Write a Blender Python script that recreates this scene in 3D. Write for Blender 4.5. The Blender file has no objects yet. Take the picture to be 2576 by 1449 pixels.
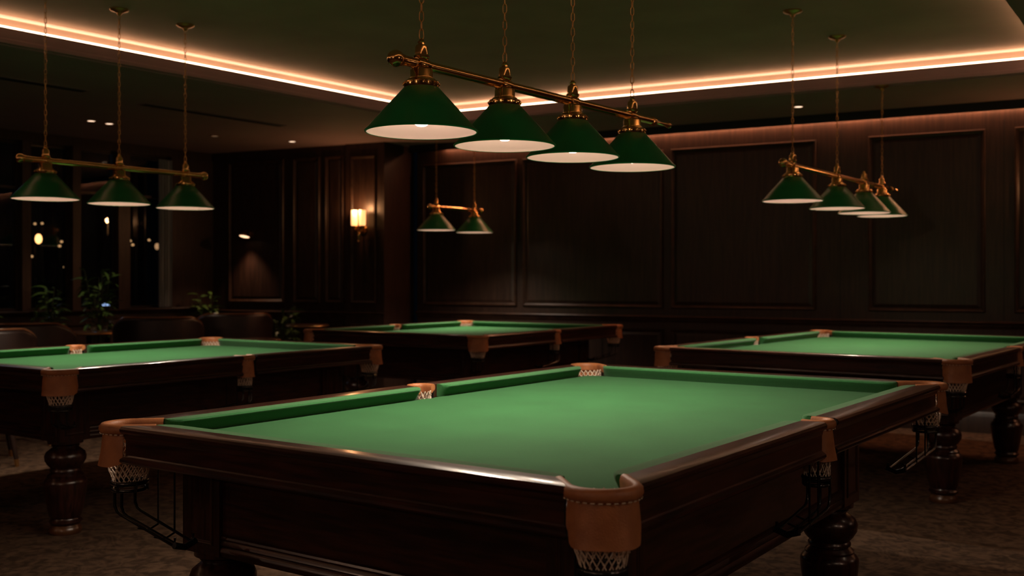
import bpy, bmesh, math, random
from math import sin, cos, pi, radians as R
from mathutils import Vector, Matrix
random.seed(7)
S = bpy.context.scene
col = S.collection

# ------------------------------------------------------------------ camera
cam_d = bpy.data.cameras.new('camera'); cam = bpy.data.objects.new('camera', cam_d); col.objects.link(cam)
cam.location = (0, 0, 1.28); cam.rotation_euler = (R(90), 0, R(35.3))
cam_d.sensor_width = 36; cam_d.lens = 2654 / 2576 * 36; cam_d.shift_y = -22 / 2576
cam_d.clip_start = .05; cam_d.clip_end = 100
cam_d.dof.use_dof = True; cam_d.dof.focus_distance = 3.2; cam_d.dof.aperture_fstop = 3.6
S.camera = cam
# ------------------------------------------------------------------ world, exposure
S.view_settings.view_transform = 'Standard'; S.view_settings.look = 'None'
S.view_settings.gamma = 1; S.view_settings.use_curve_mapping = False; S.view_settings.exposure = 0
wd = bpy.data.worlds.new('night'); S.world = wd; wd.use_nodes = True
wd.node_tree.nodes['Background'].inputs[0].default_value = (.35, .55, 1, 1)
wd.node_tree.nodes['Background'].inputs[1].default_value = .0015

WARM = (1, .70, .50)
BULB_W = 40        # table lamps, downward light
def lamp(name, kind, loc, power, color, rot=(0, 0, 0), **k):
    d = bpy.data.lights.new(name, kind); d.energy = power; d.color = color
    for a, v in k.items(): setattr(d, a, v)
    o = bpy.data.objects.new(name, d); o.location = loc; o.rotation_euler = rot; col.objects.link(o); return o
# recessed downlights, seen ones first, then added fill ones: place, power
DOWN = [((-8.73, 5.66, 2.735), 18), ((-8.75, 5.86, 2.735), 18), ((-8.63, 6.98, 2.735), 1), ((-8.31, 7.73, 2.735), 3), ((-3.16, 8.63, 2.735), 2),
        ((-.2, 7.2, 2.735), 8), ((0.6, 4.6, 2.735), 12), ((1.5, 1.5, 2.735), 45), ((.6, -1.7, 2.735), 50), ((-2.6, -1.8, 2.735), 45)]  # this row is out of view, added to light the leather and rails
for p, w in DOWN:
    lamp('downlight_beam', 'SPOT', (p[0], p[1], p[2] - .03), w, (1, .72, .5), spot_size=R(95 if w < 20 else 160), spot_blend=.9, shadow_soft_size=.03 if w < 20 else .16)

# ------------------------------------------------------------------ materials
MATS = {}
def mat(name, base=(.5, .5, .5), rough=.5, metal=0, coat=0, emit=None, es=0, spec=.5, sheen=0, trans=0, subs=None):
    if name in MATS: return MATS[name]
    m = bpy.data.materials.new(name); m.use_nodes = True; MATS[name] = m
    b = m.node_tree.nodes['Principled BSDF']
    b.inputs['Base Color'].default_value = (*base, 1); b.inputs['Roughness'].default_value = rough
    b.inputs['Metallic'].default_value = metal; b.inputs['Coat Weight'].default_value = coat
    b.inputs['Coat Roughness'].default_value = .15
    b.inputs['Specular IOR Level'].default_value = spec; b.inputs['Sheen Weight'].default_value = sheen
    b.inputs['Transmission Weight'].default_value = trans
    if emit: b.inputs['Emission Color'].default_value = (*emit, 1); b.inputs['Emission Strength'].default_value = es
    return m
def textured(name, c0, c1, scale, stretch=(1, 1, 1), detail=6, lo=.35, hi=.65, bump=0, bscale=None, dist=0, rough=None, **k):
    if name in MATS: return MATS[name]
    m = mat(name, **({'rough': rough if rough is not None else .5} | k))
    nt = m.node_tree; N = nt.nodes; L = nt.links; b = N['Principled BSDF']
    tc = N.new('ShaderNodeTexCoord'); mp = N.new('ShaderNodeMapping'); mp.inputs['Scale'].default_value = stretch
    L.new(tc.outputs['Object'], mp.inputs[0])
    no = N.new('ShaderNodeTexNoise'); no.inputs['Scale'].default_value = scale; no.inputs['Detail'].default_value = detail
    no.inputs['Distortion'].default_value = dist
    L.new(mp.outputs[0], no.inputs[0])
    cr = N.new('ShaderNodeValToRGB'); cr.color_ramp.elements[0].position = lo; cr.color_ramp.elements[1].position = hi
    cr.color_ramp.elements[0].color = (*c0, 1); cr.color_ramp.elements[1].color = (*c1, 1)
    L.new(no.outputs[0], cr.inputs[0]); L.new(cr.outputs[0], b.inputs['Base Color'])
    if bump:
        n2 = N.new('ShaderNodeTexNoise'); n2.inputs['Scale'].default_value = bscale or scale * 3; L.new(mp.outputs[0], n2.inputs[0])
        bp = N.new('ShaderNodeBump'); bp.inputs['Strength'].default_value = bump; bp.inputs['Distance'].default_value = .003
        L.new(n2.outputs[0], bp.inputs['Height']); L.new(bp.outputs[0], b.inputs['Normal'])
    return m
MAH0, MAH1 = (.012, .0032, .0022), (.046, .0125, .0075)
wood_x = textured('mahogany_x', MAH0, MAH1, 5, (1.2, 14, 14), bump=.05, rough=.3, coat=.35)
wood_y = textured('mahogany_y', MAH0, MAH1, 5, (14, 1.2, 14), bump=.05, rough=.3, coat=.35)
wood_z = textured('mahogany_z', MAH0, MAH1, 5, (14, 14, 1.2), bump=.04, rough=.3, coat=.4)
panel_wood = textured('panel_wood', (.018, .0092, .0064), (.038, .019, .0128), 6, (9, 9, .6), rough=.42, bump=.04)
trim_wood = textured('trim_wood', (.020, .0098, .0062), (.042, .020, .0118), 5, (2, 2, 2), rough=.45, spec=.35)
dark_wood = textured('dark_wood', (.008, .004, .003), (.02, .009, .006), 5, (3, 3, 3), rough=.35)
black_paint = mat('black_paint', (.006, .006, .006), .6)
cloth = textured('green_baize', (.018, .100, .031), (.028, .136, .044), 420, detail=2, bump=.35, bscale=700, rough=.95, spec=.12, sheen=.08)
def baize_soft():
    nt = cloth.node_tree; N = nt.nodes; L = nt.links; b = N['Principled BSDF']
    src = b.inputs['Base Color'].links[0].from_socket
    tc = N.new('ShaderNodeTexCoord'); no = N.new('ShaderNodeTexNoise'); no.inputs['Scale'].default_value = 5; no.inputs['Detail'].default_value = 6
    L.new(tc.outputs['Object'], no.inputs[0])
    cr = N.new('ShaderNodeValToRGB'); cr.color_ramp.elements[0].position = .3; cr.color_ramp.elements[1].position = .7
    cr.color_ramp.elements[0].color = (.86, .86, .86, 1); cr.color_ramp.elements[1].color = (1, 1, 1, 1)
    L.new(no.outputs[0], cr.inputs[0]); mx = N.new('ShaderNodeMix'); mx.data_type = 'RGBA'; mx.blend_type = 'MULTIPLY'; mx.inputs[0].default_value = 1
    L.new(src, mx.inputs[6]); L.new(cr.outputs[0], mx.inputs[7]); L.new(mx.outputs[2], b.inputs['Base Color'])
baize_soft()
cush_cloth = textured('cushion_baize', (.024, .122, .038), (.034, .160, .050), 420, detail=2, bump=.3, bscale=700, rough=.95, spec=.12, sheen=.2)  # bed baize again, base lightened in place of stronger light on the cushions
leather = textured('tan_leather', (.31, .112, .042), (.41, .158, .060), 22, bump=.25, bscale=260, rough=.5)
thread = mat('cream_thread', (.62, .50, .38), .8)
cord = textured('net_cord', (.62, .50, .40), (.80, .66, .54), 60, rough=.85)
iron = mat('black_iron', (.008, .008, .009), .25, .3, coat=.5)
brass = textured('aged_brass', (.74, .44, .16), (.84, .52, .21), 9, rough=.15, metal=1)
brass_dull = mat('dull_brass', (.55, .31, .12), .35, 1)
shade_green = textured('shade_green', (.004, .15, .042), (.005, .185, .052), 3, rough=.36, coat=.12)
lining = mat('shade_lining', (.90, .74, .68), .6)
bulb_m = mat('bulb_glow', (.9, .8, .7), .5, emit=(1, .74, .60), es=13)
led = mat('cove_led', (.9, .8, .7), .5, emit=(1, .57, .33), es=15)
led2 = mat('cove_led_upper', (.9, .8, .7), .5, emit=(1, .58, .36), es=.9)
plaster = textured('ceiling_plaster', (.37, .28, .225), (.43, .325, .26), 2, rough=.9)
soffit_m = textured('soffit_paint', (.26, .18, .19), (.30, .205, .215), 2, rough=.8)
down_m = mat('downlight_glow', (1, 1, 1), .5, emit=(1, .68, .46), es=2.4)
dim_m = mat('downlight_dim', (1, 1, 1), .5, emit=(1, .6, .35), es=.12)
hide = textured('brown_hide', (.011, .0045, .0035), (.022, .009, .0062), 12, rough=.42)
leaf_m = textured('plant_leaf', (.03, .08, .016), (.10, .20, .04), 8, rough=.45)
pot_m = mat('dark_pot', (.015, .013, .012), .5)
sconce_glass = mat('sconce_glass', (1, .85, .7), .4, emit=(1, .42, .14), es=1.8)
flame_m = mat('lantern_glow', (1, .8, .5), .5, emit=(1, .42, .13), es=5)
globe_m = mat('garden_glow', (1, .8, .5), .5, emit=(1, .50, .20), es=1.1)
cold_m = mat('cold_glow', (1, 1, 1), .5, emit=(.45, .62, 1), es=1.6)
night_wall = textured('night_wall', (.02, .02, .022), (.05, .05, .055), .8, rough=.9)
sheer = textured('sheer_cloth', (.22, .25, .27), (.34, .37, .38), 6, (8, 8, .3), rough=.9)
glass_m = bpy.data.materials.new('window_glass'); glass_m.use_nodes = True
_n = glass_m.node_tree; _n.nodes.clear(); _o = _n.nodes.new('ShaderNodeOutputMaterial'); _t = _n.nodes.new('ShaderNodeBsdfTransparent'); _t.inputs[0].default_value = (.8, .84, .86, 1)
_g = _n.nodes.new('ShaderNodeBsdfGlossy'); _g.inputs['Roughness'].default_value = .01; _m = _n.nodes.new('ShaderNodeMixShader')
_f = _n.nodes.new('ShaderNodeFresnel'); _f.inputs[0].default_value = 1.5
_n.links.new(_f.outputs[0], _m.inputs[0]); _n.links.new(_t.outputs[0], _m.inputs[1]); _n.links.new(_g.outputs[0], _m.inputs[2]); _n.links.new(_m.outputs[0], _o.inputs[0])
def carpet_mat():
    m = mat('patterned_carpet', rough=.97, spec=.1); nt = m.node_tree; N = nt.nodes; L = nt.links; b = N['Principled BSDF']
    tc = N.new('ShaderNodeTexCoord')
    n1 = N.new('ShaderNodeTexNoise'); n1.inputs['Scale'].default_value = 2.6; n1.inputs['Detail'].default_value = 2; n1.inputs['Distortion'].default_value = 1.6
    L.new(tc.outputs['Object'], n1.inputs[0])
    ma = N.new('ShaderNodeMath'); ma.operation = 'MULTIPLY'; ma.inputs[1].default_value = 60; L.new(n1.outputs[0], ma.inputs[0])
    sn = N.new('ShaderNodeMath'); sn.operation = 'SINE'; L.new(ma.outputs[0], sn.inputs[0])
    n2 = N.new('ShaderNodeTexNoise'); n2.inputs['Scale'].default_value = 16; n2.inputs['Detail'].default_value = 8; n2.inputs['Distortion'].default_value = .8
    L.new(tc.outputs['Object'], n2.inputs[0])
    s2 = N.new('ShaderNodeMath'); s2.operation = 'MULTIPLY_ADD'; s2.inputs[1].default_value = .05; L.new(sn.outputs[0], s2.inputs[0]); L.new(n2.outputs[0], s2.inputs[2])
    cr = N.new('ShaderNodeValToRGB'); e = cr.color_ramp.elements; e[0].position = .36; e[1].position = .66
    e[0].color = (.050, .031, .020, 1); e[1].color = (.135, .083, .052, 1)
    L.new(s2.outputs[0], cr.inputs[0]); L.new(cr.outputs[0], b.inputs['Base Color'])
    n3 = N.new('ShaderNodeTexNoise'); n3.inputs['Scale'].default_value = 220; L.new(tc.outputs['Object'], n3.inputs[0])
    bp = N.new('ShaderNodeBump'); bp.inputs['Strength'].default_value = .6; bp.inputs['Distance'].default_value = .006
    L.new(n3.outputs[0], bp.inputs['Height']); L.new(bp.outputs[0], b.inputs['Normal'])
    return m
carpet = carpet_mat()

# ------------------------------------------------------------------ mesh helpers
class MB:
    def __init__(s): s.v = []; s.f = []
    def add(s, vs, fs):
        k = len(s.v); s.v += [tuple(v) for v in vs]; s.f += [tuple(i + k for i in f) for f in fs]; return s
    def box(s, x0, x1, y0, y1, z0, z1):
        return s.add([(x, y, z) for z in (z0, z1) for y in (y0, y1) for x in (x0, x1)],
                     [(0, 2, 3, 1), (4, 5, 7, 6), (0, 1, 5, 4), (2, 6, 7, 3), (0, 4, 6, 2), (1, 3, 7, 5)])
    def lathe(s, prof, n=24, c=(0, 0, 0), cap=True):
        vs = []; fs = []
        for r, z in prof:
            for i in range(n):
                a = 2 * pi * i / n; vs.append((c[0] + r * cos(a), c[1] + r * sin(a), c[2] + z))
        for j in range(len(prof) - 1):
            for i in range(n):
                k = (i + 1) % n; fs.append((j * n + i, (j + 1) * n + i, (j + 1) * n + k, j * n + k))
        if cap: fs.append(tuple(range(n))); fs.append(tuple((len(prof) - 1) * n + i for i in range(n))[::-1])
        return s.add(vs, fs)
    def tube(s, pts, r, n=8, closed=False):
        P = [Vector(p) for p in pts]; m = len(P); vs = []; fs = []
        up = Vector((0, 0, 1)); prev = None
        for i, p in enumerate(P):
            if closed: d = P[(i + 1) % m] - P[i - 1]
            else: d = P[min(i + 1, m - 1)] - P[max(i - 1, 0)]
            d.normalize()
            a = (up if prev is None else prev)
            if abs(d.dot(a)) > .98: a = Vector((1, 0, 0)) if prev is None else prev + Vector((.3, .2, .1))
            x = (a - d * a.dot(d)).normalized(); y = d.cross(x); prev = x
            rr = r[i] if isinstance(r, (list, tuple)) else r
            for k in range(n):
                t = 2 * pi * k / n; vs.append(p + x * rr * cos(t) + y * rr * sin(t))
        for i in range(m if closed else m - 1):
            j = (i + 1) % m
            for k in range(n):
                l = (k + 1) % n; fs.append((i * n + k, i * n + l, j * n + l, j * n + k))
        if not closed: fs += [tuple(range(n))[::-1], tuple((m - 1) * n + k for k in range(n))]
        return s.add(vs, fs)
    def sections(s, secs, closed=True, caps=True):
        """loft equal-length sections"""
        n = len(secs[0]); vs = [v for sec in secs for v in sec]; fs = []
        for i in range(len(secs) - 1):
            for k in range(n if closed else n - 1):
                l = (k + 1) % n; fs.append((i * n + k, i * n + l, (i + 1) * n + l, (i + 1) * n + k))
        if caps: fs += [tuple(range(n))[::-1], tuple((len(secs) - 1) * n + k for k in range(n))]
        return s.add(vs, fs)
    def mesh(s, name, m, smooth=35):
        me = bpy.data.meshes.new(name); me.from_pydata(s.v, [], s.f); me.validate()
        bm = bmesh.new(); bm.from_mesh(me); bmesh.ops.recalc_face_normals(bm, faces=bm.faces[:]); bm.to_mesh(me); bm.free()
        me.materials.append(m)
        if smooth:
            me.shade_smooth(); me.set_sharp_from_angle(angle=R(smooth))
        return me
    def build(s, name, m, parent=None, smooth=35, **props):
        return put(name, s.mesh(name, m, smooth), parent, **props)
def put(name, me, parent=None, loc=None, rot=None, **props):
    o = bpy.data.objects.new(name, me); col.objects.link(o)
    if parent: o.parent = parent
    if loc is not None: o.location = loc
    if rot is not None: o.rotation_euler = rot
    for k, v in props.items(): o[k] = v
    return o
def empty(name, loc=(0, 0, 0), rz=0, label=None, cat=None, group=None, kind=None):
    o = bpy.data.objects.new(name, None); o.empty_display_size = .1; col.objects.link(o); o.location = loc; o.rotation_euler = (0, 0, rz)
    if label: o['label'] = label
    if cat: o['category'] = cat
    if group: o['group'] = group
    if kind: o['kind'] = kind
    return o
def box(x0, x1, y0, y1, z0, z1): return MB().box(x0, x1, y0, y1, z0, z1)

# ================================================================== ROOM
# the room is a slightly skewed rectangle; each wall is a plan line
SOF, TRAY, LIP = 2.735, 2.91, 2.838
FL = [(-9.99, -2.6), (-9.99, 8.9), (2.2, 9.95), (2.2, -2.6)]
m = MB(); m.add([(x, y, 0) for x, y in FL] + [(x, y, -.1) for x, y in FL], [(0, 1, 2, 3), (4, 7, 6, 5), (0, 4, 5, 1), (1, 5, 6, 2), (2, 6, 7, 3), (3, 7, 4, 0)])
m.build('floor', carpet, smooth=0, kind='structure')

# ceiling: tray in the middle, soffit ring around
T = [(-6.42, -1.2), (-6.16, 7.62), (-1.14, 8.135), (-.85, -1.2)]      # tray outline in plan
ceil = empty('ceiling', kind='structure')
tcx = sum(p[0] for p in T) / 4; tcy = sum(p[1] for p in T) / 4
def off(poly, d):
    out = []; n = len(poly)
    for i in range(n):
        a, b, c = Vector(poly[i - 1]), Vector(poly[i]), Vector(poly[(i + 1) % n])
        e1 = (b - a).normalized(); e2 = (c - b).normalized()
        n1 = Vector((-e1.y, e1.x)); n2 = Vector((-e2.y, e2.x))      # polygon runs clockwise: left normal points outward
        k = (n1 + n2) / (1 + n1.dot(n2)); out.append(tuple(b + k * d))
    return out
def ring(p0, z0, p1, z1):
    vs = [(x, y, z0) for x, y in p0] + [(x, y, z1) for x, y in p1]
    return vs, [(i, (i + 1) % 4, 4 + (i + 1) % 4, 4 + i) for i in range(4)]
MB().add([(x, y, TRAY) for x, y in off(T, .1)] + [(x, y, TRAY + .1) for x, y in off(T, .1)], [(0, 1, 2, 3), (4, 5, 6, 7), (0, 1, 5, 4), (1, 2, 6, 5), (2, 3, 7, 6), (3, 0, 4, 7)]).build('tray_ceiling', plaster, ceil, 0)
OUT = [(-10.05, -2.65), (-10.05, 9.0), (2.25, 10.0), (2.25, -2.65)]
m = MB(); vs, fs = ring(off(T, .05), SOF, OUT, SOF); m.add(vs, fs); vs, fs = ring(off(T, .05), SOF + .15, OUT, SOF + .15); m.add(vs, fs)
vs, fs = ring(OUT, SOF, OUT, SOF + .15); m.add(vs, fs)
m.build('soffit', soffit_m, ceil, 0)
# riser wall of the tray, fascia lip, shadow step and the two light strips, each of four runs
def run(name, prof, mt, i, parent=ceil, ext=0, **kw):
    """prof: list of (outward offset, z); one straight mitred run along side i of the tray"""
    secs = []
    for j in (i, (i + 1) % 4): secs.append([(*off(T, d)[j], z) for d, z in prof])
    return MB().sections(secs).build(name, mt, parent, 0, **kw)
for i in range(4):
    run('riser', [(.05, SOF), (.05, TRAY), (.07, TRAY), (.07, SOF)], plaster, i)
    run('fascia', [(.05, SOF - .004), (-.004, SOF - .004), (-.004, SOF + .02), (0, SOF + .024), (0, LIP - .012), (.05, LIP - .012)], soffit_m, i)
    run('fascia_bead', [(.04, SOF - .012), (.115, SOF - .012), (.12, SOF - .004), (.12, SOF + .002), (.04, SOF + .002)], soffit_m, i)
    run('light_strip', [(.004, LIP - .0115), (.004, LIP - .002), (.016, LIP - .002), (.016, LIP - .0115)], led, i)
    run('light_strip', [(.034, TRAY - .016), (.034, TRAY - .001), (.0495, TRAY - .001), (.0495, TRAY - .016)], led2, i)
# long dark air slots in the left soffit
for n, (x, y0, y1) in enumerate([(-7.4, 3.55, 4.75), (-7.55, 5.35, 6.9)]):
    t = empty('air_slot', (x, y0, SOF), 0, ['long dark air slot in the soffit, nearer the left picture edge', 'long dark air slot in the soffit, nearer the room corner'][n], 'air vent', 'air slots in the soffit')
    box(-.055, .055, 0, y1 - y0, -.006, .0).build('frame', soffit_m, t, 0)
    box(-.04, .04, .02, y1 - y0 - .02, -.009, -.005).build('slot', black_paint, t, 0)
    box(-.004, .004, .02, y1 - y0 - .02, -.012, -.008).build('blade', black_paint, t, 0)
dl = ['small lit ceiling downlight, left one of the close pair', 'small lit ceiling downlight, right one of the close pair', 'faint unlit ceiling downlight near the room corner',
      'small lit ceiling downlight over the sconce wall', 'small lit ceiling downlight above the long panelled wall']
dl_fill = ['small lit ceiling downlight over the gap right of the far tables', 'small lit ceiling downlight right of the right table', 'small lit ceiling downlight right of the camera', 'small lit ceiling downlight behind the camera', 'small lit ceiling downlight behind the front table']
for n, (p, w) in enumerate(DOWN):
    t = empty('downlight', p, 0, dl[n] if n < 5 else dl_fill[n - 5], 'ceiling light', 'recessed downlights')
    MB().lathe([(.034, -.001), (.05, -.001), (.05, -.006), (.036, -.008), (.034, -.001)], 20, cap=False).build('bezel', brass_dull, t)
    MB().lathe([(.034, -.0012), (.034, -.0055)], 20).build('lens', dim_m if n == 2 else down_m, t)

# ---- panelled walls
def wall(name, P0, P1, thick=.12, top=SOF, side=1):
    """wall mesh from P0 to P1; local x runs along it, local -y faces the room"""
    d = Vector(P1) - Vector(P0); L = d.length; rz = math.atan2(d.y, d.x)
    w = empty(name, (P0[0], P0[1], 0), rz, kind='structure')
    return w, L
def frame_mb(x0, x1, z0, z1, w=.035, h=.022, y=0):
    """mitred picture-frame moulding with an ogee profile, standing on plane y, towards -y"""
    prof = [(0, 0), (0, h * .45), (w * .2, h), (w * .4, h), (w * .55, h * .6), (w * .85, h * .4), (w, h * .15), (w, 0)]
    secs = []
    for cx, cz, sx, sz in ((x0, z0, 1, 1), (x1, z0, -1, 1), (x1, z1, -1, -1), (x0, z1, 1, -1), (x0, z0, 1, 1)):
        secs.append([(cx + sx * u, y - v, cz + sz * u) for u, v in prof])
    return MB().sections(secs, closed=True, caps=False)
def panel(w, x0, x1, z0, z1, fw=.035):
    frame_mb(x0, x1, z0, z1, fw).build('panel_moulding', trim_wood, w, 30)
    m = MB(); e = fw + .0; a = [(x0 + e, 0, z0 + e), (x1 - e, 0, z0 + e), (x1 - e, 0, z1 - e), (x0 + e, 0, z1 - e)]
    k = .03; b = [(x0 + e + k, -.009, z0 + e + k), (x1 - e - k, -.009, z0 + e + k), (x1 - e - k, -.009, z1 - e - k), (x0 + e + k, -.009, z1 - e - k)]
    m.add(a + b, [(0, 1, 5, 4), (1, 2, 6, 5), (2, 3, 7, 6), (3, 0, 4, 7), (4, 5, 6, 7)]); m.build('panel', panel_wood, w, 0)
def rail_mb(x0, x1, z):
    p = [(0, -.05), (-.008, -.05), (-.012, -.035), (-.02, -.03), (-.022, -.012), (-.036, -.006), (-.04, .004), (-.036, .012), (0, .014)]
    return MB().sections([[(x, y, z + dz) for y, dz in p] for x in (x0, x1)])
def skirting(x0, x1):
    p = [(0, 0), (-.022, 0), (-.022, .13), (-.016, .145), (-.012, .16), (-.006, .175), (0, .18)]
    return MB().sections([[(x, y, z) for y, z in p] for x in (x0, x1)])
RAILZ = .915
def pieces(w, L, name_rail, name_base):
    a = rail_mb(0, L, RAILZ).build(name_rail, trim_wood, None, 30, kind='structure'); a.location = w.location; a.rotation_euler = w.rotation_euler
    b = skirting(0, L).build(name_base, panel_wood, None, 30, kind='structure'); b.location = w.location; b.rotation_euler = w.rotation_euler
# long panelled wall
wb, L = wall('wall_back', (-7.56, 8.874), (2.2, 9.85))
box(0, L, 0, .12, 0, SOF).build('boarding', panel_wood, wb, 0)
UP = [(.08, 1.26), (1.33, 2.88), (2.96, 4.34), (4.79, 5.73), (5.95, 7.3), (7.45, 9.3)]
for a, b in UP:
    panel(wb, a, b, 1.0, 2.53); panel(wb, a, b, .26, .80, .03)
for s in (4.55, 5.87, 7.37): box(s - .004, s + .004, -.0015, .0, .18, 2.6).build('joint', black_paint, wb, 0)
pieces(wb, L, 'trim_1', 'baseboard_back')
# valance board with the wall-washing strip behind it
v = empty('trim_2', wb.location, wb.rotation_euler.z, kind='structure')
box(.0, L, -.15, -.13, 2.668, SOF).build('valance_board', black_paint, v, 0)
box(.0, L, -.135, -.13, 2.66, 2.668).build('valance_edge', black_paint, v, 0)
MB().box(.35, L - .02, -.034, -.024, 2.70, 2.71).build('light_strip', mat('wash_led', (1, .8, .6), .5, emit=(1, .41, .20), es=85), v, 0)
# sconce wall, a step nearer
ws, L2 = wall('wall_left_back', (-9.90, 7.963), (-7.56, 8.358))
m = box(0, L2, 0, .2, 0, SOF); m.build('boarding', panel_wood, ws, 0)
box(L2 - .14, L2, .2, .58, 0, SOF).build('return', panel_wood, ws, 0)
box(L2 - .49, L2, -.03, .0, 0, SOF).build('pilaster', panel_wood, ws, 0)
for a, b, y in [(.26, 1.04, 0), (1.17, 1.53, 0), (1.6, 1.84, 0)]:
    panel(ws, a, b, 1.02, 2.62); panel(ws, a, b, .26, .80, .03)
f = frame_mb(L2 - .42, L2 - .1, 1.02, 2.6, .03, .02, -.03).build('panel_moulding', trim_wood, ws, 30)
frame_mb(L2 - .42, L2 - .1, .26, .8, .03, .02, -.03).build('panel_moulding', trim_wood, ws, 30)
pieces(ws, L2, 'trim_3', 'baseboard_left_back')
# ---- window wall: runs along y at x about -9.9
XW = -9.9
wl = empty('wall_left', (XW, 0, 0), 0, kind='structure')
WB, WT = .965, 2.64
box(-.14, 0, -2.6, 8.0, 0, WB - .02).build('boarding', panel_wood, wl, 0)
box(-.14, 0, -2.6, 8.0, WT, SOF).build('header', panel_wood, wl, 0)
posts = [(5.66, 5.75), (6.2, 6.29), (6.73, 6.87), (7.40, 8.0), (5.05, 5.13), (4.4, 4.5), (1.5, 2.0), (-2.6, -1.2)]
for a, b in posts: box(-.14, .02, a, b, WB - .02, WT).build('post', panel_wood, wl, 0)
bays = [(5.13, 5.66), (5.75, 6.2), (6.29, 6.73), (6.87, 7.40), (4.5, 5.05), (2.0, 4.4), (-1.2, 1.5)]
for k, (a, b) in enumerate(bays):
    w = empty('window_%d' % (k + 1), (XW, a, WB), 0, kind='structure'); bw = b - a; H = WT - WB
    fr = MB(); t = .028
    for x0, x1, z0, z1 in ((0, bw, -.02, t), (0, bw, H - t, H), (0, t, t, H - t), (bw - t, bw, t, H - t)): fr.box(-.1, -.05, x0, x1, z0, z1)
    fr.build('window_frame', dark_wood, w, 0)
    box(-.1, -.05, t, bw - t, H * .72, H * .72 + .025).build('transom', dark_wood, w, 0)
    box(-.078, -.074, t, bw - t, t, H - t).build('pane', glass_m, w, 0)
m = MB(); p = [(0, -.05), (.03, -.05), (.04, -.03), (.085, -.02), (.09, -.006), (.085, .0), (-.1, .0), (-.1, -.02), (0, -.03)]
m.sections([[(XW + x, y, .965 + z) for x, z in p] for y in (-2.6, 8.0)]); m.build('trim_4', trim_wood, None, 30, kind='structure')
m = MB(); p = [(0, 0), (.022, 0), (.022, .13), (.012, .16), (0, .18)]
m.sections([[(XW + x, y, z) for x, z in p] for y in (-2.6, 7.97)]); m.build('baseboard_left', panel_wood, None, 30, kind='structure')
for k in range(9):      # low panels beneath the sill
    y0 = 7.7 - .85 * (k + 1); o = frame_mb(0, .75, .25, .82, .03).build('panel_moulding', trim_wood, wl, 30); o.location = (0, y0 + .75, 0); o.rotation_euler = (0, 0, R(90)); o.rotation_euler = (0, 0, R(-90)); o.location = (0, y0 + .75, 0)
    o.scale = (1, -1, 1)
# walls outside the frame
wr = empty('wall_right', (2.2, -2.6, 0), 0, kind='structure'); box(0, .1, 0, 12.5, 0, SOF).build('boarding', panel_wood, wr, 0)
wf = empty('wall_front', (-10, -2.6, 0), 0, kind='structure'); box(0, 12.2, -.1, 0, 0, SOF).build('boarding', panel_wood, wf, 0)

# ================================================================== SNOOKER TABLES
ZT = .86
rail_prof = [(.079, .8605), (.05, .8612), (.012, .862), (.005, .8595), (.0, .853), (.0, .846), (.005, .8405), (.012, .8375), (.0135, .826), (.016, .822), (.016, .778), (.0135, .774),
             (.008, .7715), (.003, .767), (.002, .760), (.007, .7545), (.016, .753), (.079, .753)]
cush_prof = [(.079, .8605), (.10, .861), (.118, .8605), (.1255, .858), (.1285, .853), (.1265, .847), (.112, .832), (.100, .811), (.079, .811)]
def piece_long(prof, b0, s0f, b1, s1f):
    pass
def pocket_path(p, Rr, arm, n=18, kx=1.0):
    """U path in pocket frame: +x outward. returns [(pos, normal)]"""
    out = []
    out.append(((p - arm, Rr), (0, 1)))
    out.append(((p - arm * .5, Rr), (0, 1)))
    for i in range(n + 1):
        a = pi / 2 - pi * i / n; out.append(((p + Rr * cos(a) * kx, Rr * sin(a)), (cos(a), sin(a))))
    out.append(((p - arm * .5, -Rr), (0, -1))); out.append(((p - arm, -Rr), (0, -1)))
    return out
_pk = {}
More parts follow.
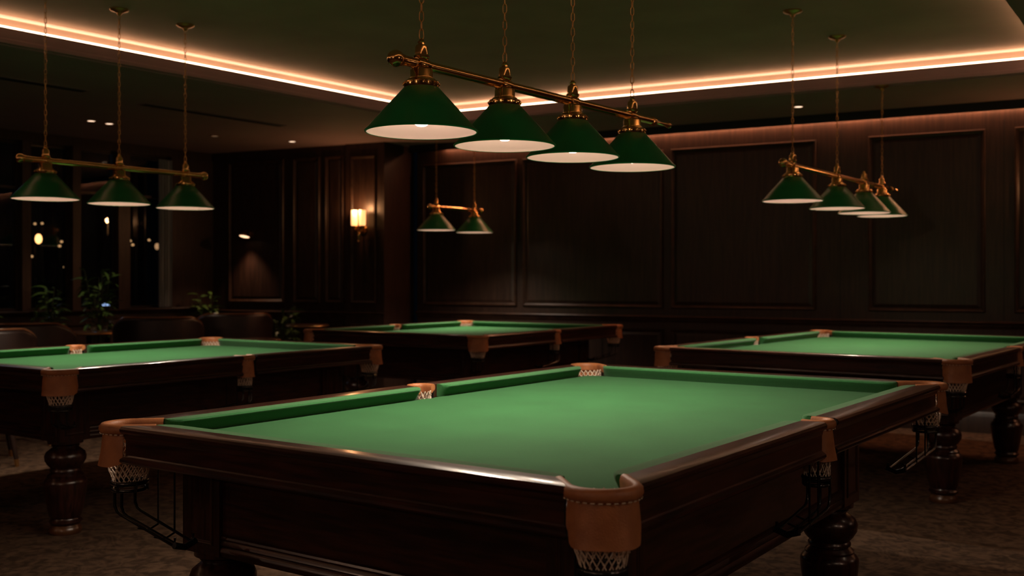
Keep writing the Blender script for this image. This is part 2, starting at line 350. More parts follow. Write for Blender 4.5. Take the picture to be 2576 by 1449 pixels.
def pocket_meshes(kind):
    """meshes in pocket frame: +x outward, origin at outer edge of table"""
    if kind in _pk: return _pk[kind]
    if kind == 'corner': p, Rr, arm, top0 = -.097, .071, .085, 0
    else: p, Rr, arm, top0 = -.050, .043, .03, 0
    path = pocket_path(p, Rr, arm)
    rim = [(-.0095, .828), (-.0115, .850), (-.0085, .860), (-.002, .8640), (.007, .8625), (.0130, .856), (.0145, .846), (.011, .838), (.004, .8345), (-.004, .828)]
    secs = [[(q[0] + nn[0] * d, q[1] + nn[1] * d, z) for d, z in rim] for q, nn in path]
    D = {}
    D['rim'] = MB().sections(secs).mesh('leather_rim', leather, 50)
    # skirt: hangs from the rim over the arc, flaring
    secs = []; n = 22
    for i in range(n + 1):
        a = (pi * .5 - .06) - (pi - .12) * i / n; e = 1 - abs(i / n - .5) * 2
        low = .742 + .012 * (1 - min(1, e * 3)) ; wob = .003 * sin(a * 5)
        f_ = .004 + .010 * min(1, e * 2.5)
        sec = []
        for d, z in ((.003, .837), (.006, .81), (.008 + wob * .5, .78), (f_ + wob, low), (f_ - .004 + wob, low), (.003, .78), (.001, .81), (-.002, .837)):
            r = Rr + d; sec.append((p + r * cos(a), r * sin(a), z))
        secs.append(sec)
    D['skirt'] = MB().sections(secs).mesh('leather_skirt', leather, 50)
    st = MB(); ns = 16 if kind == 'corner' else 10
    for i in range(ns):
        a0 = pi / 2 - pi * (i + .25) / ns; a1 = pi / 2 - pi * (i + .78) / ns; r = Rr + .0105
        st.tube([(p + r * cos(a0), r * sin(a0), .8355), (p + (r + .001) * cos((a0 + a1) / 2), (r + .001) * sin((a0 + a1) / 2), .8358), (p + r * cos(a1), r * sin(a1), .8355)], .0013, 5)
    D['stitching'] = st.mesh('stitching', thread, 60)
    net = MB(); N = 20 if kind == 'corner' else 16; z0, z1 = .838, .694; r0 = Rr - .001; r1 = .046 if kind == 'corner' else .036
    def rad(t): return r0 + (r1 - r0) * max(0, (t - .3) / .7) ** 1.3
    for sg in (1, -1):
        for i in range(N):
            pts = []
            for j in range(11):
                t = j / 10; a = 2 * pi * (i / N + sg * t * .24); r = rad(t) + .0012 * sg + .0015 * sin(j * 2.1 + i)
                pts.append((p + r * cos(a), r * sin(a), z0 + (z1 - z0) * t))
            net.tube(pts, .0016, 4)
    for i in range(N):           # knots
        for j in range(1, 10):
            t = j / 10 ; a = 2 * pi * (i / N + t * .24); r = rad(t) + .001
            if (i + j) % 2: continue
            net.lathe([(.0006, -.0028), (.0026, 0), (.0006, .0028)], 5, (p + r * cos(a), r * sin(a), z0 + (z1 - z0) * t))
    D['net'] = net.mesh('net', cord, 60)
    k = MB()
    k.tube([(p + (r1 + .002) * cos(2 * pi * i / 24), (r1 + .002) * sin(2 * pi * i / 24), .688) for i in range(24)], .0075, 8, True)
    k.tube([(p + (r1 + .001) * cos(2 * pi * i / 24), (r1 + .001) * sin(2 * pi * i / 24), .668) for i in range(24)], .0055, 8, True)
    for i in range(6):
        a = 2 * pi * i / 6; k.box(p + (r1 + .004) * cos(a) - .004, p + (r1 + .004) * cos(a) + .004, (r1 + .004) * sin(a) - .004, (r1 + .004) * sin(a) + .004, .664, .692)
    D['ring'] = k.mesh('pocket_ring', iron, 60)
    _pk[kind] = (D, p, r1); return _pk[kind]
leg_prof = [(.085, .47), (.085, .455), (.062, .45), (.068, .442), (.06, .434), (.072, .426), (.092, .41), (.1, .39), (.098, .368), (.084, .345), (.07, .33), (.076, .322), (.076, .315), (.07, .31), (.082, .3),
            (.088, .294), (.086, .286), (.096, .276), (.103, .266), (.104, .255), (.101, .22), (.09, .15), (.078, .09), (.07, .08), (.072, .072), (.08, .066), (.08, .058), (.07, .052), (.068, .045)]
leg_me = MB().lathe(leg_prof, 40).mesh('leg', wood_z, 40)
foot_me = MB().lathe([(.066, .046), (.07, .038), (.078, .028), (.08, .012), (.076, .002), (.07, 0)], 32).mesh('foot', textured('foot_wood', (.05, .018, .007), (.10, .04, .015), 8, rough=.3, coat=.3), 40)
def ball_rail(parent, x, y, r1, ang, ln=.34, fall=.06):
    """wire runner: from the ring down and along direction ang (table frame)"""
    m = MB(); d = Vector((cos(ang), sin(ang), 0)); s = Vector((-sin(ang), cos(ang), 0)); c = Vector((x, y, 0))
    for k in (-1, 0, 1):
        off_ = s * (.034 * k); z0 = .66; z1 = .60 - (.012 if k == 0 else 0)
        a = c - d * (r1 * (.85 if k == 0 else .5)) + off_
        pts = [a + Vector((0, 0, z0)), a + Vector((0, 0, z1 + .02)), a + d * .012 + Vector((0, 0, z1 + .004)), a + d * .03 + Vector((0, 0, z1 - .003)), c + d * ln + off_ * .9 + Vector((0, 0, z1 - fall)), ]
        if k: pts.append(c + d * ln + off_ * .9 + Vector((0, 0, z1 - fall + .025)))
        m.tube(pts, .0045, 6)
    for t, ztop in ((.35 * ln, .75), (.65 * ln, .75)):
        for k in (-1, 1): 
            q = c + d * t + s * (.034 * k); zz = .60 - fall * (t + r1) / (ln + r1) - .003
            m.tube([q + Vector((0, 0, zz)), q + Vector((0, 0, zz + .04)), q * 1 + Vector((0, 0, ztop))] if k == 1 else [q + Vector((0, 0, zz)), q + d * 0 - s * (-.034) + Vector((0, 0, zz - .012)), q + s * .068 + Vector((0, 0, zz))], .003, 5)
    o = m.build('ball_runner', iron, parent, 60)
    e = c + d * (ln + .004); zz = .605 - fall
    MB().tube([e + s * -.036 + Vector((0, 0, zz)), e + Vector((0, 0, zz - .012)), e + s * .036 + Vector((0, 0, zz))], .0095, 8).build('runner_stop', iron, o, 60, )
    return o
def snooker_table(loc, rz, Wd, Ln, label, legs, mids=(0, 0), runners=True):
    a, b = Wd / 2, Ln / 2
    t = empty('snooker_table', loc, rz, label, 'snooker table', 'snooker tables')
    mR, mL = mids
    cc = .113    # corner cut measured along the outer edge
    def cs0(u): return cc + u * .9
    # bed with pocket cut-outs
    out = []; u = .1; pr = .066
    def arc(cx, cy, a0, a1, r, n=10): return [(cx + r * cos(a0 + (a1 - a0) * i / n), cy + r * sin(a0 + (a1 - a0) * i / n)) for i in range(n + 1)]
    q = .0686; X, Y = a - u, b - u
    dlt = math.sqrt(max(0, pr ** 2 - (u - q) ** 2)); al = math.atan2(dlt, u - q)
    # walk counter-clockwise from the near edge; each pocket bites a circular notch
    out += arc(a - q, -b + q, pi / 2 + (pi / 2 - al) + (2 * al - pi / 2) * 0 + 0, pi / 2 + (pi / 2 - al), pr, 1)[:0]
    def notch(cx, cy, s, e): out.extend(arc(cx, cy, s, e, pr))
    g = math.asin((u - q) / pr)
    notch(-a + q, -b + q, pi / 2 - g, g)                    # near left, from the left edge to the bottom edge
    notch(a - q, -b + q, pi - g, pi / 2 + g)
    gm = math.asin((.1 - .052) / .058); out.extend(arc(a - .052, mR, -pi / 2 - (pi / 2 - (pi / 2 - gm)) , -pi - (pi / 2 - gm), .058))
    notch(a - q, b - q, -pi / 2 - g, -pi + g)
    notch(-a + q, b - q, -g, -pi / 2 + g)
    out.extend(arc(-a + .052, mL, pi / 2 - gm, -pi / 2 + gm, .058))
    bm = bmesh.new(); vs = [bm.verts.new((x, y, .812)) for x, y in out]; fcs = bm.faces.new(vs); fcs.normal_update()
    if fcs.normal.z < 0: fcs.normal_flip()
    r_ = bmesh.ops.extrude_face_region(bm, geom=[fcs]); 
    for v_ in r_['geom']:
        if isinstance(v_, bmesh.types.BMVert): v_.co.z -= .004
    bmesh.ops.recalc_face_normals(bm, faces=bm.faces[:]); bmesh.ops.triangulate(bm, faces=[f_ for f_ in bm.faces if len(f_.verts) > 4])
    me = bpy.data.meshes.new('bed_cloth'); bm.to_mesh(me); bm.free(); me.materials.append(cloth); put('bed_cloth', me, t)
    # slate core seen in the pocket mouths
    # rails and cushions. frame: along-axis s, inward u -> table xy
    def mk(side, lo_, hi_, wood):
        # side: function (s,u,z)->xyz ; lo_/hi_ : (position, kind)
        def cutpos(e, u, sg):
            pos, kd = e
            return pos + sg * (cs0(u) if kd == 'c' else .052)
        secs = [[side(cutpos(lo_, u_, 1), u_, z_) for u_, z_ in rail_prof], [side(cutpos(hi_, u_, -1), u_, z_) for u_, z_ in rail_prof]]
        MB().sections(secs).build('rail', wood, t, 30)
        for e_, sg_ in ((lo_, 1), (hi_, -1)):
            MB().sections([[side(cutpos(e_, u_, sg_) - sg_ * q_, .002 + u_ * .97, z_ - .0015) for u_, z_ in rail_prof] for q_ in (-.002, .004)]).build('rail_end', black_paint, t, 30)
        secs = []
        def endsecs(e, sg):
            r = []; pos, kd = e; base = (.172 if kd == 'c' else .066); RR = .075 if kd == 'c' else .035
            for i in range(8):
                ph = (.25 + .75 * i / 7) * pi / 2
                sh = sin(ph) if kd == 'c' else (.3 + .7 * sin(ph)) 
                r.append([side(pos + sg * (base + RR * (1 - cos(ph))), .079 + (u_ - .079) * sh, z_) for u_, z_ in cush_prof])
            return r
        secs = endsecs(lo_, 1) + endsecs(hi_, -1)[::-1]
        MB().sections(secs).build('cushion', cush_cloth, t, 40)
    mk(lambda s, u, z: (a - u, s, z), (-b, 'c'), (mR, 'm'), wood_y); mk(lambda s, u, z: (a - u, s, z), (mR, 'm'), (b, 'c'), wood_y)
    mk(lambda s, u, z: (-a + u, s, z), (-b, 'c'), (mL, 'm'), wood_y); mk(lambda s, u, z: (-a + u, s, z), (mL, 'm'), (b, 'c'), wood_y)
    mk(lambda s, u, z: (s, -b + u, z), (-a, 'c'), (a, 'c'), wood_x); mk(lambda s, u, z: (s, b - u, z), (-a, 'c'), (a, 'c'), wood_x)
    # pockets
    PK = [('corner', a, -b, -45), ('corner', -a, -b, -135), ('corner', a, b, 45), ('corner', -a, b, 135), ('mid', a, mR, 0), ('mid', -a, mL, 180)]
    for kd, x, y, dg in PK:
        D, p, r1 = pocket_meshes(kd)
        pe = put('pocket', D['rim'], t, (x, y, 0), (0, 0, R(dg)))
        for nm, nam in (('skirt', 'leather_skirt'), ('stitching', 'stitching'), ('net', 'net'), ('ring', 'pocket_ring')): put(nam, D[nm], pe)
        if runners:
            cx, cy = x + p * cos(R(dg)), y + p * sin(R(dg))
            if kd == 'mid': ang = -90
            elif y > 0: ang = -90
            else: ang = 0 if x < 0 else 135
            if kd == 'mid' and x < 0: ang = 90
            ball_rail(t, cx, cy, r1, R(ang), {0: .25, 135: .15}.get(ang, .24 if kd == 'mid' else .42), .06 if ang == 0 else .03)
    # carcass: legs positions give block positions
    (ax, an), (bx, bf) = legs      # near legs: inset from long side / short side; far legs likewise
    bw = .083
    pos = [(a - ax, -b + an), (-a + ax, -b + an), (a - bx, b - bf), (-a + bx, b - bf)]
    bl = MB().box(-bw, bw, -bw, bw, .47, .8).mesh('leg_block', wood_z, 0)
    fm = MB()
    for k in range(4):
        mt = Matrix.Rotation(pi / 2 * k, 4, 'Z'); s_ = frame_mb(-.055, .055, .50, .72, .012, .004, -bw); s_.v = [tuple(mt @ Vector(v_)) for v_ in s_.v]; fm.add(s_.v, s_.f)
    fme = fm.mesh('block_moulding', wood_z, 0)
    for x, y in pos:
        lg = put('leg', leg_me, t, (x, y, 0)); put('foot', foot_me, lg); put('leg_block', bl, lg); put('block_moulding', fme, lg)
    ap = [(.0, .755), (0, .535), (-.006, .53), (-.008, .524), (-.004, .518), (-.008, .512), (-.010, .506), (-.005, .5), (-.01, .494), (-.012, .486), (-.008, .478), (-.004, .47), (.022, .47), (.022, .755)]
    xa, xb = a - ax, a - bx
    yn, yf = -b + an, b - bf; k = bw - .014
    MB().sections([[(x, yn - k + d, z) for d, z in ap] for x in (-xa + bw - .001, xa - bw + .001)]).build('apron', wood_x, t, 30)
    MB().sections([[(x, yf + k - d, z) for d, z in ap] for x in (-xb + bw - .001, xb - bw + .001)]).build('apron', wood_x, t, 30)
    for sg in (1, -1):
        MB().sections([[(sg * (xx + k - d), y, z) for d, z in ap] for xx, y in ((xa, yn + bw - .001), (xb, yf - bw + .001))]).build('apron', wood_y, t, 30)
    # under-frame, closing the table underneath
    MB().box(-a + .02, a - .02, -b + .12, b - .12, .758, .8075).box(-a + .12, a - .12, -b + .02, -b + .13, .758, .8075).box(-a + .12, a - .12, b - .13, b - .02, .758, .8075).build('slate_bed', dark_wood, t, 0)
    return t
def tab_from_near(X0, Y0, Wd, Ln, rt, *args, **k):
    c, s = cos(rt), sin(rt); lx, ly = -Wd / 2, Ln / 2
    return snooker_table((X0 + lx * c - ly * s, Y0 + lx * s + ly * c, 0), rt, Wd, Ln, *args, **k)
tab_from_near(-1.0310, 1.805, 1.735, 2.71, 0, 'snooker table nearest the camera, green baize, filling the picture foreground', ((.215, .29), (.25, .70)), (-.055, .045))
tab_from_near(-4.499, 2.735, 1.645, 2.27, .0156, 'snooker table at the left picture edge, behind the nearest table', ((.42, .32), (.25, .3)), (.03, 0))
tab_from_near(-1.232, 5.792, 1.839, 2.727, -.0268, 'snooker table at the right picture edge, beside the long panelled wall', ((.27, .60), (.27, .5)))
tab_from_near(-4.698, 6.226, 1.823, 2.284, .0297, 'farthest snooker table, in the middle distance below the pair of small lamps', ((.3, .35), (.3, .35)))

# ================================================================== TABLE LIGHTS
RIM = 1.28
def shade_meshes():
    D = {}
    rt, rb, h = .054, .182, .142
    D['shade'] = MB().lathe([(rt - .002, h), (rt, h), (rt + (rb - rt) * .5 + .001, h * .5), (rb - .006, .007), (rb - .001, .003), (rb + .0015, .0), (rb, -.004), (rb - .004, -.005), (rb - .006, -.001)], 64, cap=False).mesh('lamp_shade', shade_green, 60)
    D['lining'] = MB().lathe([(rt - .003, h - .001), (rt + (rb - rt) * .5 - .002, h * .5), (rb - .0085, .0075), (rb - .0062, -.001), (rb - .005, -.0035)], 64, cap=False).mesh('lining', lining, 60)
    D['top'] = MB().lathe([(.0, h - .004), (rt - .002, h - .004)], 32, cap=False).mesh('lining_top', lining, 0)
    D['bulb'] = MB().lathe([(.001, -.008 + .022), (.014, .016), (.025, .024), (.031, .038), (.030, .05), (.022, .066), (.015, .08), (.014, .1)], 20, ).mesh('bulb', bulb_m, 60)
    g = [(.050, .139), (.056, .140), (.0575, .145), (.0575, .156), (.054, .160), (.046, .162), (.044, .167), (.038, .170), (.038, .172), (.0365, .174), (.0365, .196), (.034, .199), (.035, .202), (.026, .205), (.021, .210), (.019, .222), (.014, .23)]
    m = MB().lathe(g, 32)
    for i in range(18):       # beaded ring round the gallery
        an = 2 * pi * i / 18; m.lathe([(.0005, -.005), (.0035, -.0035), (.0045, 0), (.0035, .0035), (.0005, .005)], 6, (.0575 * cos(an), .0575 * sin(an), .150))
    D['gallery'] = m.mesh('gallery', brass, 40)
    c = [(.019, .222 + .0), (.024, .226), (.026, .232), (.024, .236), (.0215, .238), (.0205, .262), (.018, .268), (.012, .271), (.011, .276), (.013, .279), (.009, .283), (.006, .289), (.002, .291)]
    D['cap'] = MB().lathe([(r, z + .008) for r, z in c], 28).mesh('cap', brass, 40)
    D['collar'] = MB().lathe([(.0195, -.028), (.0205, -.024), (.0205, .024), (.0195, .028)], 24).mesh('collar', brass, 40)
    D['canopy'] = MB().lathe([(.055, 0), (.056, -.006), (.048, -.013), (.03, -.018), (.016, -.024), (.012, -.036), (.006, -.042)], 28).mesh('canopy', brass_dull, 40)
    lk = []
    n = 20
    for i in range(n):
        an = 2 * pi * i / n; x = .0068 * cos(an); z = .0115 * sin(an) + (.006 if sin(an) > 0 else -.006)
        lk.append((x, 0, z))
    D['link'] = MB().tube(lk, .0017, 6, True).mesh('link', brass_dull, 60)
    return D
SH = shade_meshes()
BARZ = .214
def lamp_bar(loc, rz, offs, label, ball_end, bar0, bar1, near, chains=None, power=BULB_W, spot=136, blend=.5):
    t = empty('billiard_light', loc, rz, label, 'pendant light', 'brass bar lights with green shades')
    # bar along local y
    m = MB().tube([(0, y, BARZ) for y in (bar0 + .02, (bar0 + bar1) / 2, bar1)], .0162, 20); m.build('bar', brass, t, 40)
    def ball(y, sg):
        b = MB(); pr = [(.0145, -.034), (.019, -.032), (.0195, -.026), (.016, -.024)] + [(max(.0005, .027 * cos(x)), .027 * sin(x)) for x in [(-1.0 + (2.57) * i / 12) for i in range(13)]]
        b.lathe(pr, 24); mt = Matrix.Translation((0, y, BARZ)) @ Matrix.Rotation(R(-90) * sg, 4, 'X'); b.v = [tuple(mt @ Vector(v_)) for v_ in b.v]
        b.build('finial', brass, t, 40)
    ball(bar0, -1)
    if ball_end: ball(bar1, 1)
    else:
        b = MB().lathe([(.0145, -.01), (.02, -.008), (.021, 0), (.0165, .006), (.018, .012), (.019, .018), (.012, .026), (.009, .034), (.0085, .13), (.012, .14), (.0145, .15), (.012, .16), (.001, .163)], 24)
        mt = Matrix.Translation((0, bar1, BARZ)) @ Matrix.Rotation(R(-90), 4, 'X'); b.v = [tuple(mt @ Vector(v_)) for v_ in b.v]; b.build('finial', brass, t, 40)
    for k, y in enumerate(offs):
        s = put('lamp_shade', SH['shade'], t, (0, y, 0)); put('lining', SH['lining'], s); put('lining_top', SH['top'], s); put('bulb', SH['bulb'], s)
        g = put('gallery', SH['gallery'], t, (0, y, 0)); c = put('cap', SH['cap'], t, (0, y, 0)); put('collar', SH['collar'], t, (0, y, BARZ), (R(90), 0, 0))
        sp = lamp('table_lamp_beam', 'SPOT', (0, y, .008), power, (1, .80, .62), spot_size=R(spot), spot_blend=blend, shadow_soft_size=.02); sp.parent = t
        if chains and not chains[k]: continue
        ztop = (SOF if (loc[1] + y > 8.0 or loc[0] < -6.2) else TRAY) - loc[2]
        z = .304; top = ztop - .042; step = .0290; n = int((top - z) / step)
        ch = None
        if near:
            ch = bpy.data.objects.new('chain', None); col.objects.link(ch); ch.parent = t; ch.location = (0, y, 0)
            for i in range(n + 1): put('link', SH['link'], ch, (0, 0, z + .008 + i * step), (0, 0, R(40 + 90 * (i % 2) + random.uniform(-14, 14))))
        else:
            mb = MB(); n2 = 10
            for i in range(n + 1):
                an = R(40 + 90 * (i % 2) + random.uniform(-12, 12)); pts = []
                for j in range(n2):
                    q = 2 * pi * j / n2; x = .0068 * cos(q); zz = .0115 * sin(q) + (.006 if sin(q) > 0 else -.006); pts.append((x * cos(an), x * sin(an), zz + z + .008 + i * step))
                mb.tube(pts, .0018, 4, True)
            ch = mb.build('chain', brass_dull, t, 60); ch.location = (0, y, 0)
        put('canopy', SH['canopy'], t, (0, y, ztop))
    return t
RZ = RIM + .478
lamp_bar((-2.205, 2.609, RZ), -.0234, [0, .446, .886, 1.345], 'nearest brass bar light with four green shades, over the front table', False, -.122, 1.515, True)
lamp_bar((-5.613, 3.352, RIM + .458), .0, [0, .474, .954], 'brass bar light with three green shades, over the left table', True, -.151, 1.10, False)
lamp_bar((-2.310, 6.283, RIM + .478), 0, [-.073, .755, 1.348, 1.788], 'brass bar light with four green shades, over the right table', False, -.231, 2.02, False, [1, 1, 0, 1], spot=122)
lamp_bar((-6.30, 7.67, RIM + .464), 0, [0, .59], 'small distant brass bar light with only two green shades', True, -.09, .70, False, power=72, spot=130, blend=1.0)

# ================================================================== WALL LIGHTS
def on_wall(w, s, y, z): return w.matrix_basis @ Vector((s, y, z))
bpy.context.view_layer.update()
def sconce(p, rz, label, power):
    t = empty('wall_sconce', p, rz, label, 'wall light', 'twin glass wall sconces')
    o = MB().lathe([(.001, 0), (.05, 0), (.05, .012), (.03, .02), (.001, .022)], 24).build('back_plate', brass, t); o.rotation_euler = (R(90), 0, 0); o.location = (0, 0, -.03)
    MB().tube([(0, -.02, -.03), (0, -.06, -.06), (0, -.09, -.05), (0, -.10, -.02)], .008, 8).build('arm', brass, t)
    MB().tube([(-.055, -.10, -.0), (-.045, -.10, -.03), (0, -.10, -.045), (.045, -.10, -.03), (.055, -.10, 0)], .007, 8).build('arm', brass, t)
    MB().lathe([(.001, -.17), (.012, -.16), (.008, -.14), (.018, -.11), (.022, -.08), (.012, -.05), (.008, -.03)], 16, (0, -.10, 0)).build('drop_finial', brass, t)
    for sx in (-.05, .05):
        MB().lathe([(.012, -.03), (.03, -.012), (.036, 0), (.034, .008)], 20, (sx, -.10, 0)).build('cup', brass, t)
        MB().lathe([(.033, .008), (.036, .04), (.036, .165), (.0345, .172)], 24, (sx, -.10, 0)).build('glass_shade', sconce_glass, t)
    lq = lamp('sconce_lamp', 'POINT', (0, -.16, .20), power, (1, .62, .42) if power > 6 else (1, .45, .18), shadow_soft_size=.03); lq.parent = t
sconce(on_wall(ws, L2 - .258, -.03, 1.84), ws.rotation_euler.z, 'brass wall sconce with two glowing glass cylinders on the pilaster', 5.9)
sconce(on_wall(wb, 6.32, -.012, 1.84), wb.rotation_euler.z, 'twin glass wall sconce on the long panelled wall, just right of the picture edge', 3.5)
for k, (xx, yy, rz, lb) in enumerate([(2.2, 6.5, -90, 'twin glass wall sconce on the side wall beside the right tables'), (2.2, 2.6, -90, 'twin glass wall sconce on the side wall beside the camera'),
        (-1.4, -2.6, 180, 'twin glass wall sconce behind the camera, nearest the camera'), (-6.0, -2.6, 180, 'twin glass wall sconce behind the camera, farther left')]):
    sconce((xx, yy, 1.9), R(rz), lb, (7, 15, 24, 18)[k])  # unseen sconces, added as general fill for leather, brass and ceiling
p = on_wall(ws, .585, 0, 1.785); t = empty('wall_sconce', p, ws.rotation_euler.z, 'small brass domed downward wall lamp on the dark panel left of the sconce', 'wall light')
MB().lathe([(.001, 0), (.035, 0), (.03, .015), (.001, .018)], 20).build('back_plate', brass, t).rotation_euler = (R(90), 0, 0)
MB().tube([(0, 0, .02), (0, -.06, .05), (0, -.11, .04), (0, -.12, .02)], .006, 8).build('arm', brass, t)
MB().lathe([(.008, .035), (.02, .03), (.045, .012), (.062, -.012), (.066, -.03), (.062, -.03), (.042, .006), (.01, .02)], 24, (0, 0, 0), cap=False).build('lamp_shade', brass, t)
MB().lathe([(.001, -.026), (.054, -.026), (.054, -.022), (.001, -.018)], 20, (0, 0, 0)).build('bulb', mat('small_bulb', (1, 1, 1), .5, emit=(1, .62, .36), es=2), t)
for o in t.children:
    if o.name.startswith(('lamp_shade', 'bulb')): o.location = (0, -.12, 0); o.rotation_euler = (R(-16), 0, 0)
lq = lamp('dome_lamp', 'SPOT', (0, 0, 0), 22, (1, .55, .32), spot_size=R(100), spot_blend=.8, shadow_soft_size=.03); lq.parent = t; lq.location = (0, -.12, -.05); lq.rotation_euler = (R(-14), 0, 0)

# ================================================================== SEATING AND PLANTS ALONG THE WINDOWS
def tub_chair(loc, rz, label, sc=1):
    t = empty('tub_chair', loc, rz, label, 'chair', 'tub chairs by the windows')
    secs_o = []; 
    def ringp(z, r, n=26):
        pts = []
        for i in range(n + 1):
            a = R(-35) + R(250) * i / n; pts.append((r * cos(a), r * sin(a) * .95, z))
        return pts
    n = 26; secs = []
    for i in range(n + 1):
        a = R(-35) + R(250) * i / n; e = sin(max(0, min(1, (i / n))) * pi); top = .70 + .24 * min(1, max(0, e * 1.5 - .25)) ** .7
        o = Vector((cos(a), sin(a) * .95, 0)); sec = []
        for r, z in ((.30, .42), (.37, .42), (.385, .60), (.40, top - .03), (.395, top - .008), (.375, top), (.345, top - .01), (.33, top - .04), (.31, .55)): sec.append((o.x * r, o.y * r, z))
        secs.append(sec)
    MB().sections(secs).build('backrest', hide, t, 60)
    MB().tube([((cos(R(-35) + R(250) * i / n)) * .385, sin(R(-35) + R(250) * i / n) * .95 * .385, .703 + .24 * min(1, max(0, sin(i / n * pi) * 1.5 - .25)) ** .7) for i in range(n + 1)], .008, 6).build('top_rail', mat('polished_edge', (.20, .08, .035), .2, coat=.6), t, 60)
    MB().lathe([(.02, .30), (.30, .30), (.33, .33), (.335, .42), (.30, .46), (.02, .47)], 32).build('seat', hide, t, 50)
    for sx, sy in ((1, 1), (1, -1), (-1, 1), (-1, -1)):
        l = MB().tube([(sx * .2, sy * .2, .31), (sx * .24, sy * .24, .05)], [.022, .014], 10).build('leg', dark_wood, t)
        MB().tube([(sx * .24, sy * .24, .05), (sx * .246, sy * .246, 0)], [.016, .013], 10).build('foot_cap', brass_dull, l)
    return t
def side_table(loc, h, r, label):
    t = empty('round_side_table', loc, 0, label, 'side table', 'round side tables by the windows')
    MB().lathe([(.001, h - .028), (r - .02, h - .028), (r, h - .02), (r, h - .004), (r - .006, h), (.001, h)], 40).build('tabletop', mat('polished_top', (.07, .028, .014), .3, coat=.6), t, 40)
    MB().lathe([(r, h - .018), (r + .003, h - .014), (r, h - .008)], 40, cap=False).build('brass_edge', brass_dull, t, 40)
    MB().lathe([(.03, h - .03), (.022, h - .1), (.022, .06), (.05, .03)], 20).build('pedestal', iron, t)
    MB().lathe([(.05, .035), (.2, .02), (.22, .008), (.22, 0)], 32).build('base', iron, t, 40)
    return t
tub_chair((-7.93, 4.55, 0), R(228), 'dark tub chair left of the round side table, behind the left snooker table')
tub_chair((-7.25, 3.81, 0), R(245), 'tub chair whose lit arm shows at the far left picture edge')
tub_chair((-8.42, 7.03, 0), R(240), 'tub chair with a rounded back below the small domed wall lamp')
tub_chair((-8.17, 5.98, 0), R(232), 'tub chair between the shiny round side table and the domed wall lamp')
side_table((-8.95, 5.78, 0), .79, .25, 'round side table with a shiny lit top, by the windows')
side_table((-7.95, 7.60, 0), .82, .22, 'small round side table before the panels, right of the rounded tub chair')
side_table((-7.43, 6.5, 0), .74, .2, 'lower round side table behind the far end of the left snooker table')
for k, (xx, yy, lb) in enumerate([(-8.78, 5.72, 'small tumbler standing on the shiny round side table, left of the brighter one'), (-8.93, 5.93, 'small tumbler at the far edge of the shiny round side table')]):
    MB().lathe([(.026, 0), (.03, .004), (.034, .085), (.031, .085), (.027, .012), (.001, .01)], 20, cap=False).build('tumbler', mat('tumbler_glass', (.9, .9, .9), .05, trans=1), None, 50, label=lb, category='glass').location = (xx, yy, .79)
# upholstered bench under the windows
t = empty('banquette', (-9.55, 6.98, 0), 0, 'brown upholstered bench under the windows near the corner', 'bench')
box(-.26, .28, -.45, .45, 0, .36).build('base', dark_wood, t, 0)
m = MB(); p = [(-.28, .36), (.3, .36), (.315, .40), (.3, .46), (-.2, .47), (-.28, .46)]; m.sections([[(x, y, z) for x, z in p] for y in (-.45, .45)]); m.build('seat', hide, t, 40)
for k in range(3):
    y0 = -.45 + k * .3; m = MB(); p = [(-.30, .47), (-.17, .47), (-.19, .80), (-.21, .855), (-.25, .87), (-.30, .86)]
    m.sections([[(x + (0 if e else -.012), y, z - (0 if e else .01)) for x, z in p] for y, e in ((y0 + .002, 0), (y0 + .03, 1), (y0 + .27, 1), (y0 + .298, 0))]); m.build('back_cushion', hide, t, 50)

def leaf_mesh(L_, W_, droop):
    m = MB(); vs = []; n = 6
    for i in range(n + 1):
        u = i / n; w = W_ * sin(pi * u ** .75) ; x = L_ * u; z = L_ * (.35 * u - droop * u * u)
        for s_ in (-1, 0, 1): vs.append((x, s_ * w / 2, z - (0 if s_ else .12 * w)))
    fs = []
    for i in range(n):
        for k in (0, 1): fs.append((i * 3 + k, i * 3 + k + 1, i * 3 + k + 4, i * 3 + k + 3))
    return m.add(vs, fs).mesh('leaf', leaf_m, 60)
leaves = [leaf_mesh(.13, .04, .5), leaf_mesh(.11, .034, .3), leaf_mesh(.15, .042, .8)]
def plant(loc, top, spread, nst, label, potw=.17):
    t = empty('potted_plant', loc, 0, label, 'plant', 'potted plants by the windows')
    pot = MB().lathe([(potw * .7, 0), (potw * .75, .01), (potw, .36), (potw * 1.05, .37), (potw * 1.05, .40), (potw * .95, .40), (potw * .93, .36), (.001, .355)], 28).build('pot', pot_m, t, 40)
    m = MB(); tips = []
    for i in range(nst):
        a = 2 * pi * i / nst + random.uniform(-.4, .4); r = spread * random.uniform(.15, .8); h = .36 + (top - .42) * random.uniform(.7, 1)
        p0 = Vector((.04 * cos(a), .04 * sin(a), .35)); p2 = Vector((r * cos(a), r * sin(a), h)); p1 = (p0 + p2) / 2 + Vector((-.2 * r * cos(a), -.2 * r * sin(a), .06))
        pts = [p0, p1, p2]; m.tube(pts, [.007, .005, .003], 5); tips.append((p0, p1, p2, a))
    m.build('stem', mat('plant_stem', (.03, .045, .015), .6), t)
    for p0, p1, p2, a in tips:
        for j in range(9):
            u = .45 + .55 * j / 8; q = (p0 * (1 - u) ** 2 + p1 * 2 * u * (1 - u) + p2 * u * u)
            put('leaf', random.choice(leaves), t, q, (random.uniform(-.5, .5), random.uniform(-.5, .25), a + random.uniform(-1.6, 1.6)))
plant((-9.56, 5.74, 0), 1.28, .17, 12, 'leafy green potted plant before the windows, left of the brighter plant', .12)
plant((-9.42, 6.19, 0), 1.44, .17, 13, 'brightest leafy potted plant, before the second window post', .12)
plant((-9.5, 5.0, 0), 1.25, .22, 9, 'dark leafy plant at the left picture edge before the window', .14)
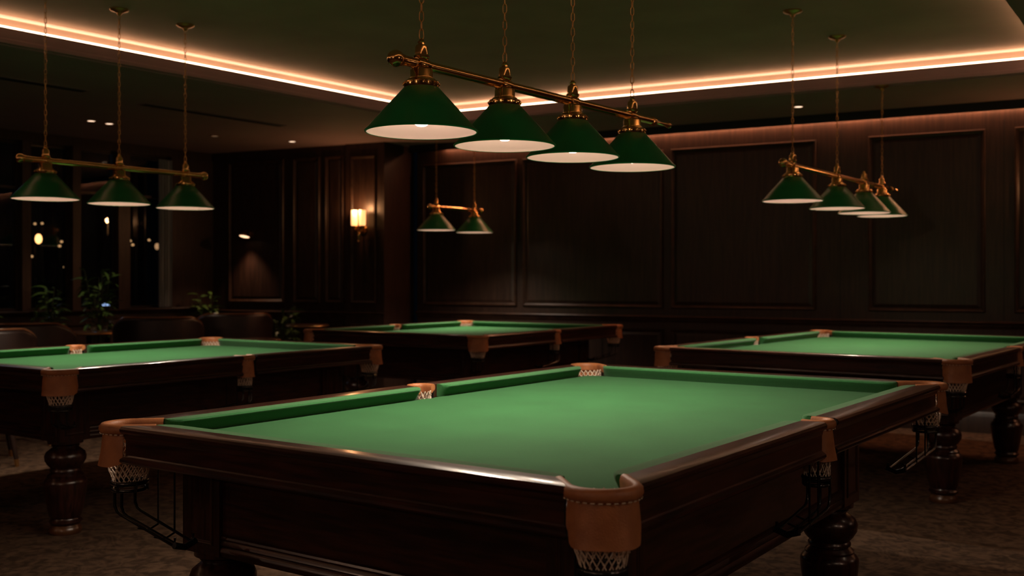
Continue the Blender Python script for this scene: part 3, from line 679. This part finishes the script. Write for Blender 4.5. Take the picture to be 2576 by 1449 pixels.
plant((-9.62, 7.66, 0), 1.22, .16, 9, 'dim leafy plant standing in the dark room corner', .13)
plant((-8.45, 7.78, 0), 1.06, .17, 8, 'low dim plant before the panelled wall, left of the glowing sconce', .12)
# sheer curtain at the end window
m = MB(); n = 30; top_, bot_ = 2.60, .97
vs = []
for i in range(n + 1):
    y = 7.22 + .17 * i / n; x = -9.868 + .016 * sin(i * .95) + .006 * sin(i * 2.3)
    vs.append([(x, y, bot_ + .005), (x + .004 * sin(i), y, 1.8), (x * 1 + .0, y, top_), (x - .003, y, top_), (x - .003 + .004 * sin(i), y, 1.8), (x - .003, y, bot_ + .005)])
t = m.sections(vs).build('sheer_curtain', sheer, None, 60, label='pale sheer curtain gathered at the right end of the windows', category='curtain')

# ================================================================== OUTSIDE THE WINDOWS
g = MB().box(-22, -10.1, -6, 16, -.06, 0); g.build('ground', night_wall, None, 0, kind='structure')
g = empty('building', (-19, 5, 0), 0, 'dark building across the terrace, seen through the windows at night', 'building')
box(-.3, 0, -10, 9, 0, 5).build('wall', night_wall, g, 0)
for k in range(7): box(0, .12, -9 + k * 2.6, -8.75 + k * 2.6, 0, 4.2).build('pillar', night_wall, g, 0)
TH = R(35.3)
def wpt(px, py, Z):
    x = (px - 1288) / 2654 * Z; return (x * cos(TH) - Z * sin(TH), x * sin(TH) + Z * cos(TH), 1.28 - (py - 702.5) / 2654 * Z)
# wall lantern on a post, glowing orange (positions are metres, worked out once from the picture)
def post_lantern(x, y, z, r, label, mt):
    t = empty('post_lantern', (x, y, 0), 0, label, 'lantern', 'lanterns on the terrace')
    MB().lathe([(.06, 0), (.05, .02), (.02, .04), (.018, z - r * 1.6), (.03, z - r * 1.5), (.001, z - r * 1.45)], 12).build('post', iron, t)
    MB().lathe([(r * .3, -r * 1.4), (r * .8, -r * .9), (r, 0), (r * .8, r * .9), (r * .25, r * 1.5)], 16, (0, 0, z)).build('globe', mt, t, 60)
    MB().lathe([(r * 1.1, r * 1.4), (r * .5, r * 1.8), (.001, r * 2.2)], 12, (0, 0, z)).build('cap', iron, t)
for px, py, Z, r, lb, mt in [(97, 601, 14, .045, 'bright orange lantern glowing outside between the first two window posts', flame_m),
                            (395, 620, 15, .032, 'soft warm lantern glowing outside behind the curtain end of the windows', mat('soft_glow', (1, .8, .5), .5, emit=(1, .5, .22), es=.7))]:
    x, y, z = wpt(px, py, Z); post_lantern(x, y, z, r, lb, mt)
small = [(42, 548, 15), (88, 563, 16), (106, 562, 16.4), (150, 619, 15), (155, 608, 16), (295, 609, 15.5), (328, 606, 16), (334, 616, 15), (297, 683, 14.5), (42, 742, 13.5), (163, 672, 15), (395, 638, 16), (375, 604, 16), (80, 645, 15)]  # warm dots in the windows, modelled as small glowing globes on stakes
glb = ['left of the first window post, above the orange lantern height', 'left one of the two close globes above the bright orange lantern', 'right one of the two close globes above the bright orange lantern',
       'lower left one of the pair right of the bright orange lantern', 'upper right one of the pair right of the bright orange lantern', 'just left of the third window post', 'upper one of the pair right of the third window post',
       'lower one of the pair right of the third window post', 'low beside the third window post above the light bar', 'lowest of all, near the left picture edge', 'low between the two leafy plants and the orange lantern',
       'below the soft warm lantern by the curtain', 'left of the soft warm lantern by the curtain', 'just below the bright orange lantern']
for (px, py, Z), gl in zip(small, glb):
    x, y, z = wpt(px, py, Z); t = empty('garden_light', (x, y, 0), 0, 'tiny globe light ' + gl, 'garden light', 'tiny globe lights on the terrace')
    MB().lathe([(.004, -.016), (.016, -.010), (.020, 0), (.016, .010), (.004, .016)], 12, (0, 0, z)).build('globe', globe_m, t, 60)
    MB().lathe([(.008, 0), (.006, z - .02)], 6).build('stake', iron, t)
x, y, z = wpt(272, 766, 14.2)
t = empty('light_bar', (x, y, 0), R(30), 'low bluish white light bar glowing outside behind the plants', 'outdoor light')
box(-.02, .02, -.14, .02, z - .014, z + .014).build('tube', cold_m, t, 0)
box(-.03, -.02, -.2, .2, 0, z + .02).build('stand', night_wall, t, 0)
lamp('terrace_light', 'POINT', (-13, 6.5, 3.2), 10, (.6, .75, 1), shadow_soft_size=.2)
